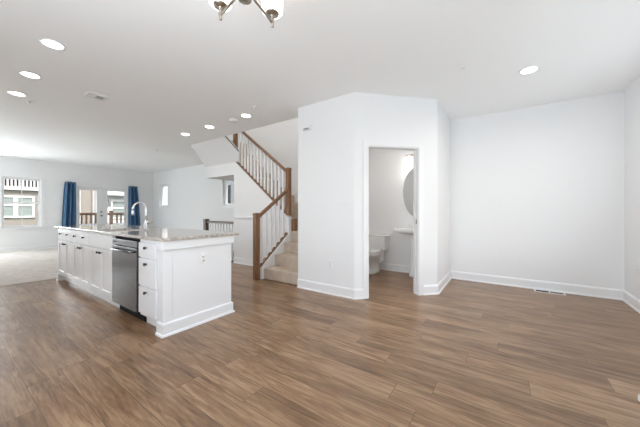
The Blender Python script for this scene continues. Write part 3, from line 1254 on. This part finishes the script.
sweep(bm, [(EX1 - ox, 6.19 - oy), (FX - ox, 6.19 - oy), (FX - ox, 6.152 - oy)], prof, side=-1)
obj('base_moulding', bm, 'trim', ip)

# countertop with sink cut-out
SX0, SX1, SY0, SY1 = 1.295, 1.60, 3.84, 4.50
bm = B()
slab(bm, (1.182, 2.04), (2.545, 6.25), [(SX0, SX1, SY0, SY1)], ZT, 0.915, 'z')
bmesh.ops.recalc_face_normals(bm, faces=bm.faces[:])
es = [e for e in bm.edges if len(e.link_faces) == 2 and e.link_faces[0].normal.dot(e.link_faces[1].normal) < 0.5]
bmesh.ops.bevel(bm, geom=es, offset=0.005, segments=2, profile=0.5, affect='EDGES')
tag(obj('countertop', bm, 'granite'), 'speckled beige granite worktop of the kitchen island', 'countertop')
sk = thing('kitchen_sink', 'steel undermount sink sunk in the granite island worktop', 'sink', (0, 0, 0))
bm = B()
w = 0.003
x0, x1, y0, y1, zb = SX0 - 0.012, SX1 + 0.012, SY0 - 0.012, SY1 + 0.012, 0.69
box(bm, x0, x1, y0, y1, zb - w, zb)
box(bm, x0 - w, x0, y0, y1, zb, ZT - 0.001)
box(bm, x1, x1 + w, y0, y1, zb, ZT - 0.001)
box(bm, x0, x1, y0 - w, y0, zb, ZT - 0.001)
box(bm, x0, x1, y1, y1 + w, zb, ZT - 0.001)
obj('bowl', bm, 'sink_steel', sk)
bm = B()
lathe(bm, [(0, zb + 0.004), (0.045, zb + 0.004), (0.045, zb + 0.0005), (0, zb + 0.0005)], 20, Matrix.Translation(((SX0 + SX1) / 2, (SY0 + SY1) / 2, 0)))
obj('drain', bm, 'chrome', sk)

# faucet
fa = thing('kitchen_faucet', 'chrome gooseneck faucet standing on the granite island', 'faucet', (1.665, 4.037, 0.915))
bm = B()
lathe(bm, [(0, 0), (0.03, 0), (0.03, 0.006), (0.024, 0.012), (0.022, 0.10), (0.018, 0.115), (0, 0.12)], 20)
obj('base', bm, 'chrome', fa)
bm = B()
pts = [(0, 0, 0.10), (0, 0, 0.20), (0, 0, 0.285)]
rr = 0.078
for i in range(1, 13):
    a = PI * i / 12 * 0.98
    pts.append((-rr + rr * math.cos(a), 0, 0.285 + rr * math.sin(a)))
pts.append((-2 * rr - 0.002, 0, 0.262))
tube(bm, pts, 0.0125, 12)
obj('spout', bm, 'chrome', fa)
bm = B()
lathe(bm, [(0, 0.195), (0.013, 0.195), (0.017, 0.205), (0.016, 0.25), (0.0125, 0.266), (0, 0.266)], 16, Matrix.Translation((-2 * rr - 0.003, 0, 0)))
obj('spray_head', bm, 'chrome', fa)
bm = B()
tube(bm, [(0, 0, 0.075), (0.02, -0.03, 0.08), (0.05, -0.075, 0.10)], [0.012, 0.009, 0.006], 10)
obj('handle', bm, 'nickel', fa)


# ------------------------------------------------------------------ wall plates
def outlet(label, loc, rz, kind='outlet', gangs=1):
    """plate facing local -y"""
    root = thing({'outlet': 'wall_outlet', 'switch': 'light_switch'}[kind], label, {'outlet': 'outlet', 'switch': 'light switch'}[kind], loc, rz)
    w = 0.035 + 0.023 * (gangs - 1)
    bm = B()
    rbox(bm, -w, w, -0.006, 0, -0.058, 0.058, 0.003, 2)
    obj('plate', bm, 'plastic', root)
    for i in range(gangs):
        cx = (i - (gangs - 1) / 2) * 0.046
        if kind == 'outlet':
            for zz in (-0.020, 0.020):
                bm = B()
                mt = Matrix.Translation((cx, -0.006, zz)) @ Matrix.Rotation(PI / 2, 4, 'X')
                lathe(bm, [(0, 0), (0.0165, 0), (0.0165, 0.002), (0, 0.0025)], 20, mt)
                sk_ = obj('socket', bm, 'plastic', root)
                bm = B()
                box(bm, cx - 0.008, cx - 0.0055, -0.0092, -0.008, zz - 0.005, zz + 0.005)
                box(bm, cx + 0.0055, cx + 0.008, -0.0092, -0.008, zz - 0.005, zz + 0.005)
                obj('slot', bm, 'dark', sk_)
        else:
            bm = B()
            rbox(bm, cx - 0.016, cx + 0.016, -0.011, -0.006, -0.032, 0.032, 0.002, 1)
            obj('rocker', bm, 'plastic', root)
    return root


outlet('white double outlet on the end panel of the island', (1.612, 2.588 + 0.012, 0.672), 0)
outlet('white double outlet low on the wall below the light switches', (3.18, 2.013, 0.43), -PI / 2)
outlet('white wide switch plate on the wall left of the powder room', (3.18, 1.83, 1.308), -PI / 2, 'switch', 4)
outlet('white double outlet on the wall at the right edge of the room', (4.70, YF, 0.50), PI)
ch = thing('door_chime', 'small white chime box high on the wall beside the stair', 'door chime', (3.18, 2.418, 2.40), -PI / 2)
bm = B()
rbox(bm, -0.065, 0.065, -0.035, 0, -0.035, 0.035, 0.006, 2)
obj('cover', bm, 'plastic', ch)
bm = B()
for i in range(4):
    box(bm, -0.05, 0.05, -0.0358, -0.034, -0.026 + i * 0.006, -0.023 + i * 0.006)
obj('slots', bm, 'dark', ch)

# floor register
fg = thing('floor_register', 'metal floor vent in the wood floor along the right wall', 'vent', (5.035, -0.53, 0.0))
bm = B()
slab(bm, (-0.065, 0.065), (-0.17, 0.17), [(-0.05, 0.05, -0.155, -0.006), (-0.05, 0.05, 0.006, 0.155)], 0.0, 0.005, 'z')
obj('frame', bm, 'plastic', fg)
bm = B()
box(bm, -0.051, 0.051, -0.156, 0.156, 0.0003, 0.0018)
obj('duct', bm, 'dark', fg)
bm = B()
for i in range(26):
    y = -0.15 + i * 0.012
    if y < -0.008:
        box(bm, -0.05, 0.05, y - 0.0025, y + 0.0025, 0.0018, 0.003)
obj('slats', bm, 'nickel', fg)

ds = thing('door_wedge', 'small white wedge on the wood floor at the lower right', 'door stop', (2.462, -0.737, 0), 0.3)
bm = B()
prism(bm, [(-0.05, 0), (0.06, 0), (0.06, 0.035), (-0.05, 0.008)], -0.02, 0.02, 'x')
obj('body', bm, 'plastic', ds)

# ------------------------------------------------------------------ ceiling fittings
LIGHTS = [((0.651, 3.515), 'recessed ceiling light over the island aisle, nearest of the left row of three'),
          ((0.651, 4.52), 'recessed ceiling light over the island aisle, middle of the left row of three'),
          ((0.651, 5.38), 'recessed ceiling light over the island aisle, farthest of the left row of three'),
          ((2.94, 5.36), 'recessed ceiling light in front of the stair, farthest of that row of three'),
          ((2.94, 4.53), 'recessed ceiling light in front of the stair, middle of that row of three'),
          ((2.94, 3.505), 'recessed ceiling light in front of the stair, next to the smoke detector'),
          ((3.79, -0.225), 'recessed ceiling light over the empty corner at right')]
proto = None
for i, ((x, y), lab) in enumerate(LIGHTS):
    if proto is None:
        proto = thing('recessed_light', lab, 'ceiling light', (x, y, CE), 0, 'recessed ceiling lights')
        bm = B()
        lathe(bm, [(0.074, 0.0), (0.092, 0.0), (0.090, -0.004), (0.077, -0.006), (0.074, -0.005)], 32)
        obj('trim_ring', bm, 'trim', proto)
        bm = B()
        lathe(bm, [(0, -0.003), (0.074, -0.003), (0.074, -0.005), (0.05, -0.010), (0, -0.011)], 32)
        obj('lens', bm, 'lens', proto)
    else:
        dup(proto, (x, y, CE), 0, lab)
    area('downlight', (x, y, CE - 0.02), (0, 0, -1), 0.12, 0.12, 6.5 if x > 3.5 else 2.2, (1, 0.97, 0.93), 165, 'DISK')

SPR = [((3.296, 0.384), 'white sprinkler cap on the ceiling near the powder room doorway'),
       ((2.764, 3.126), 'white sprinkler cap on the ceiling beside the light nearest the stair'),
       ((3.282, 7.339), 'white sprinkler cap on the ceiling beyond the stair'),
       ((3.296, 10.233), 'white sprinkler cap on the ceiling near the patio doors'),
       ((0.801, 5.618), 'white sprinkler cap on the ceiling beyond the left row of lights')]
sp0 = None
for (x, y), lab in SPR:
    if sp0 is None:
        sp0 = thing('sprinkler_head', lab, 'sprinkler', (x, y, CE), 0, 'ceiling sprinklers')
        bm = B()
        lathe(bm, [(0, 0), (0.035, 0), (0.033, -0.004), (0.014, -0.007), (0, -0.007)], 20)
        obj('escutcheon', bm, 'plastic', sp0)
        bm = B()
        lathe(bm, [(0, -0.007), (0.008, -0.007), (0.008, -0.02), (0.018, -0.024), (0.018, -0.027), (0, -0.027)], 14)
        obj('deflector', bm, 'plastic', sp0)
    else:
        dup(sp0, (x, y, CE), 0, lab)
sd = thing('smoke_detector', 'round white smoke detector on the ceiling before the stair', 'smoke detector', (2.943, 3.832, CE))
bm = B()
lathe(bm, [(0, 0), (0.068, 0), (0.066, -0.022), (0.052, -0.036), (0, -0.04)], 28)
obj('body', bm, 'plastic', sd)
bm = B()
lathe(bm, [(0.054, -0.0365), (0.061, -0.030), (0.062, -0.0285), (0.055, -0.035)], 28)
obj('slot_ring', bm, 'plastic', sd)

vt_ = thing('ceiling_vent', 'square white air vent on the ceiling above the island', 'vent', (1.286, 4.593, CE))
bm = B()
slab(bm, (-0.115, 0.115), (-0.115, 0.115), [(-0.015, 0.075, -0.06, 0.07)], -0.016, 0.0, 'z')
obj('frame', bm, 'plastic', vt_)
bm = B()
box(bm, -0.015, 0.075, -0.06, 0.07, -0.002, -0.0005)
obj('duct', bm, 'dark_grey', vt_)
bm = B()
for i in range(7):
    y = -0.052 + i * 0.019
    b2 = Matrix.Translation((0, y, -0.006)) @ Matrix.Rotation(0.7, 4, 'X')
    box(bm, -0.015, 0.075, -0.006, 0.006, -0.001, 0.001, b2)
obj('slats', bm, 'plastic', vt_)

# ------------------------------------------------------------------ chandelier
HX, HY = 0.986, 1.186
chd = thing('chandelier', 'five-arm chandelier with lit white glass shades at the top of the picture', 'chandelier', (HX, HY, 0))
HZ = 2.333
bm = B()
lathe(bm, [(0, CE), (0.065, CE), (0.062, CE - 0.02), (0.03, CE - 0.035), (0, CE - 0.036)], 24)
obj('canopy', bm, 'nickel', chd)
bm = B()
tube(bm, [(0, 0, CE - 0.03), (0, 0, HZ + 0.04)], 0.009, 10)
obj('stem', bm, 'nickel', chd)
bm = B()
lathe(bm, [(0, HZ + 0.10), (0.02, HZ + 0.095), (0.038, HZ + 0.075), (0.042, HZ + 0.02), (0.036, HZ - 0.002), (0, HZ - 0.01)], 24)
obj('hub', bm, 'nickel', chd)
fwd = math.atan2(0.5674, 0.8234) + 0.2145
for i in range(5):
    a = fwd + math.radians(36) + i * 2 * PI / 5
    c_, s_ = math.cos(a), math.sin(a)
    RA = 0.27
    ez = HZ + 0.045
    bm = B()
    tube(bm, [(0.03 * c_, 0.03 * s_, HZ + 0.065), (RA * c_, RA * s_, ez)], 0.0075, 10)
    arm = obj('arm', bm, 'nickel', chd)
    mt = Matrix.Translation((RA * c_, RA * s_, ez))
    bm = B()
    lathe(bm, [(0, -0.03), (0.009, -0.028), (0.008, -0.018), (0.010, -0.012), (0.010, 0.042), (0.016, 0.048), (0.040, 0.054), (0.044, 0.060), (0.044, 0.086), (0, 0.088)], 20, mt)
    obj('cup', bm, 'nickel', arm)
    bm = B()
    lathe(bm, [(0.0445, 0.060), (0.058, 0.062), (0.066, 0.070), (0.068, 0.10), (0.068, 0.215), (0.065, 0.215), (0.065, 0.10), (0.062, 0.074), (0.055, 0.066), (0.0445, 0.064)], 28, mt)
    obj('glass_shade', bm, 'shade', arm)
    pl = bpy.data.lights.new('bulb', 'POINT')
    pl.energy = 3
    pl.shadow_soft_size = 0.03
    pl.color = (1, 0.98, 0.95)
    po = bpy.data.objects.new('bulb', pl)
    C.objects.link(po)
    po.location = (HX + RA * c_, HY + RA * s_, ez + 0.17)

# ------------------------------------------------------------------ powder room
PX = XR
to = thing('toilet', 'white two-piece toilet in the powder room', 'toilet', (PX - 0.02, 2.085, 0), 0)


def ring_loft(bm, rings, cap=True):
    V = [[bm.verts.new(p) for p in r] for r in rings]
    n = len(V[0])
    for a, b in zip(V, V[1:]):
        for k_ in range(n):
            j = (k_ + 1) % n
            bm.faces.new((a[k_], a[j], b[j], b[k_])).smooth = True
    if cap:
        bm.faces.new(V[0])
        bm.faces.new(V[-1])


def egg(cx, rx0, rx1, ry, z, n=28):
    """egg outline: rx0 towards -x (front), rx1 towards +x"""
    out = []
    for i in range(n):
        a = 2 * PI * i / n
        c_, s_ = math.cos(a), math.sin(a)
        out.append((cx + (rx1 if c_ > 0 else rx0) * c_, ry * s_, z))
    return out


bm = B()                          # tank, tapering down
rings = []
for z, hw, x0 in ((0.40, 0.185, -0.165), (0.43, 0.20, -0.18), (0.672, 0.225, -0.195)):
    r_ = []
    for (sx_, sy_) in ((0, -1), (0, 1), (1, 1), (1, -1)):
        pass
    c = 0.03
    x1 = 0.0
    r_ = [(x0 + c, -hw, z), (x1, -hw, z), (x1, hw, z), (x0 + c, hw, z), (x0, hw - c, z), (x0, -hw + c, z)]
    rings.append(r_)
ring_loft(bm, rings)
for f in bm.faces:
    f.smooth = False
obj('tank', bm, 'ceramic', to)
bm = B()
rbox(bm, -0.205, 0.004, -0.235, 0.235, 0.672, 0.705, 0.012, 3)
obj('tank_lid', bm, 'ceramic', to)
bm = B()
tube(bm, [(-0.19, 0.17, 0.63), (-0.21, 0.17, 0.63), (-0.215, 0.12, 0.625)], 0.007, 8)
obj('flush_lever', bm, 'chrome', to)
bm = B()
ring_loft(bm, [egg(-0.36, 0.20, 0.30, 0.115, 0.0), egg(-0.36, 0.20, 0.30, 0.112, 0.03), egg(-0.36, 0.165, 0.30, 0.09, 0.10), egg(-0.37, 0.175, 0.30, 0.095, 0.20),
               egg(-0.40, 0.25, 0.26, 0.15, 0.29), egg(-0.42, 0.275, 0.25, 0.18, 0.36), egg(-0.42, 0.28, 0.25, 0.185, 0.395)])
bx_ = B()
rbox(bx_, -0.22, -0.005, -0.12, 0.12, 0.16, 0.402, 0.03, 3)
merge(bm, bx_)
obj('bowl', bm, 'ceramic', to)
bm = B()
ring_loft(bm, [egg(-0.42, 0.283, 0.20, 0.187, 0.397), egg(-0.42, 0.287, 0.20, 0.19, 0.405), egg(-0.42, 0.283, 0.20, 0.187, 0.416)])
obj('seat', bm, 'ceramic', to)
bm = B()
ring_loft(bm, [egg(-0.42, 0.28, 0.205, 0.185, 0.418), egg(-0.42, 0.284, 0.205, 0.188, 0.426), egg(-0.42, 0.27, 0.195, 0.175, 0.438)])
obj('seat_lid', bm, 'ceramic', to)

SYC = 1.345
ps = thing('pedestal_sink', 'white pedestal sink under the oval mirror in the powder room', 'sink', (PX - 0.004, SYC, 0))


def rrect(x0, x1, hw, c, z, n=6):
    out = []
    for (cx, cy_, a0) in ((x0 + c, -hw + c, PI), (x1 - 0.005, -hw + 0.005, 1.5 * PI), (x1 - 0.005, hw - 0.005, 0), (x0 + c, hw - c, 0.5 * PI)):
        rad = c if cx < (x0 + x1) / 2 else 0.005
        for i in range(n + 1):
            a = a0 + PI / 2 * i / n
            out.append((cx + rad * math.cos(a), cy_ + rad * math.sin(a), z))
    return out


bm = B()
ring_loft(bm, [rrect(-0.34, 0, 0.15, 0.05, 0.755), rrect(-0.42, 0, 0.25, 0.05, 0.785), rrect(-0.45, 0, 0.285, 0.04, 0.797), rrect(-0.455, 0, 0.29, 0.04, 0.805),
               rrect(-0.455, 0, 0.29, 0.04, 0.855), rrect(-0.445, -0.004, 0.28, 0.035, 0.862), rrect(-0.40, -0.12, 0.235, 0.10, 0.858), rrect(-0.36, -0.15, 0.19, 0.08, 0.78)])
obj('basin', bm, 'ceramic', ps)
bm = B()
ring_loft(bm, [egg(-0.20, 0.095, 0.10, 0.09, 0), egg(-0.20, 0.09, 0.10, 0.085, 0.03), egg(-0.20, 0.07, 0.08, 0.066, 0.10), egg(-0.20, 0.065, 0.08, 0.06, 0.45), egg(-0.20, 0.09, 0.09, 0.085, 0.76)])
obj('pedestal', bm, 'ceramic', ps)
bm = B()
tube(bm, [(-0.06, 0, 0.86), (-0.06, 0, 0.95), (-0.08, 0, 0.975), (-0.13, 0, 0.975), (-0.17, 0, 0.95)], 0.011, 10)
for s in (-1, 1):
    tube(bm, [(-0.06, 0.09 * s, 0.86), (-0.06, 0.09 * s, 0.90), (-0.075, 0.12 * s, 0.905)], 0.010, 8)
obj('tap', bm, 'chrome', ps)

mi = thing('oval_mirror', 'oval frameless mirror above the pedestal sink', 'mirror', (PX, SYC, 1.525))
bm = B()
mt = Matrix.Rotation(-PI / 2, 4, 'Y')
V1 = [bm.verts.new((-0.012, 0.255 * math.cos(2 * PI * i / 48), 0.462 * math.sin(2 * PI * i / 48))) for i in range(48)]
V2 = [bm.verts.new((-0.001, 0.255 * math.cos(2 * PI * i / 48), 0.462 * math.sin(2 * PI * i / 48))) for i in range(48)]
V0 = [bm.verts.new((-0.014, 0.24 * math.cos(2 * PI * i / 48), 0.447 * math.sin(2 * PI * i / 48))) for i in range(48)]
bm.faces.new(V0)
for a, b in ((V0, V1), (V1, V2)):
    for i in range(48):
        j = (i + 1) % 48
        bm.faces.new((a[i], a[j], b[j], b[i]))
bm.faces.new(V2)
obj('glass', bm, 'mirror', mi)

vl = thing('vanity_light', 'vanity light bar above the oval mirror', 'wall light', (PX, SYC, 2.20))
bm = B()
rbox(bm, -0.02, 0, -0.06, 0.06, -0.05, 0.05, 0.004)
rbox(bm, -0.11, -0.02, -0.02, 0.02, -0.012, 0.012, 0.003)
rbox(bm, -0.12, -0.09, -0.17, 0.17, -0.014, 0.014, 0.004)
obj('bar', bm, 'nickel', vl)
for y in (-0.12, 0.12):
    bm = B()
    lathe(bm, [(0.02, -0.014), (0.045, -0.03), (0.05, -0.06), (0.05, -0.14), (0.047, -0.14), (0.047, -0.06), (0.042, -0.034), (0.02, -0.018)], 20, Matrix.Translation((-0.105, y, 0)))
    obj('glass_shade', bm, 'vshade', vl)
    pl = bpy.data.lights.new('vanity_bulb', 'POINT')
    pl.energy = 2.6
    pl.shadow_soft_size = 0.03
    pl.color = (1, 0.94, 0.87)
    po = bpy.data.objects.new('vanity_bulb', pl)
    C.objects.link(po)
    po.location = (PX - 0.105, SYC + y, 2.20 - 0.11)
area('downlight_powder', (4.3, 1.7, CE - 0.02), (0, 0, -1), 0.15, 0.15, 5.5, (1, 0.96, 0.92), 160, 'DISK')
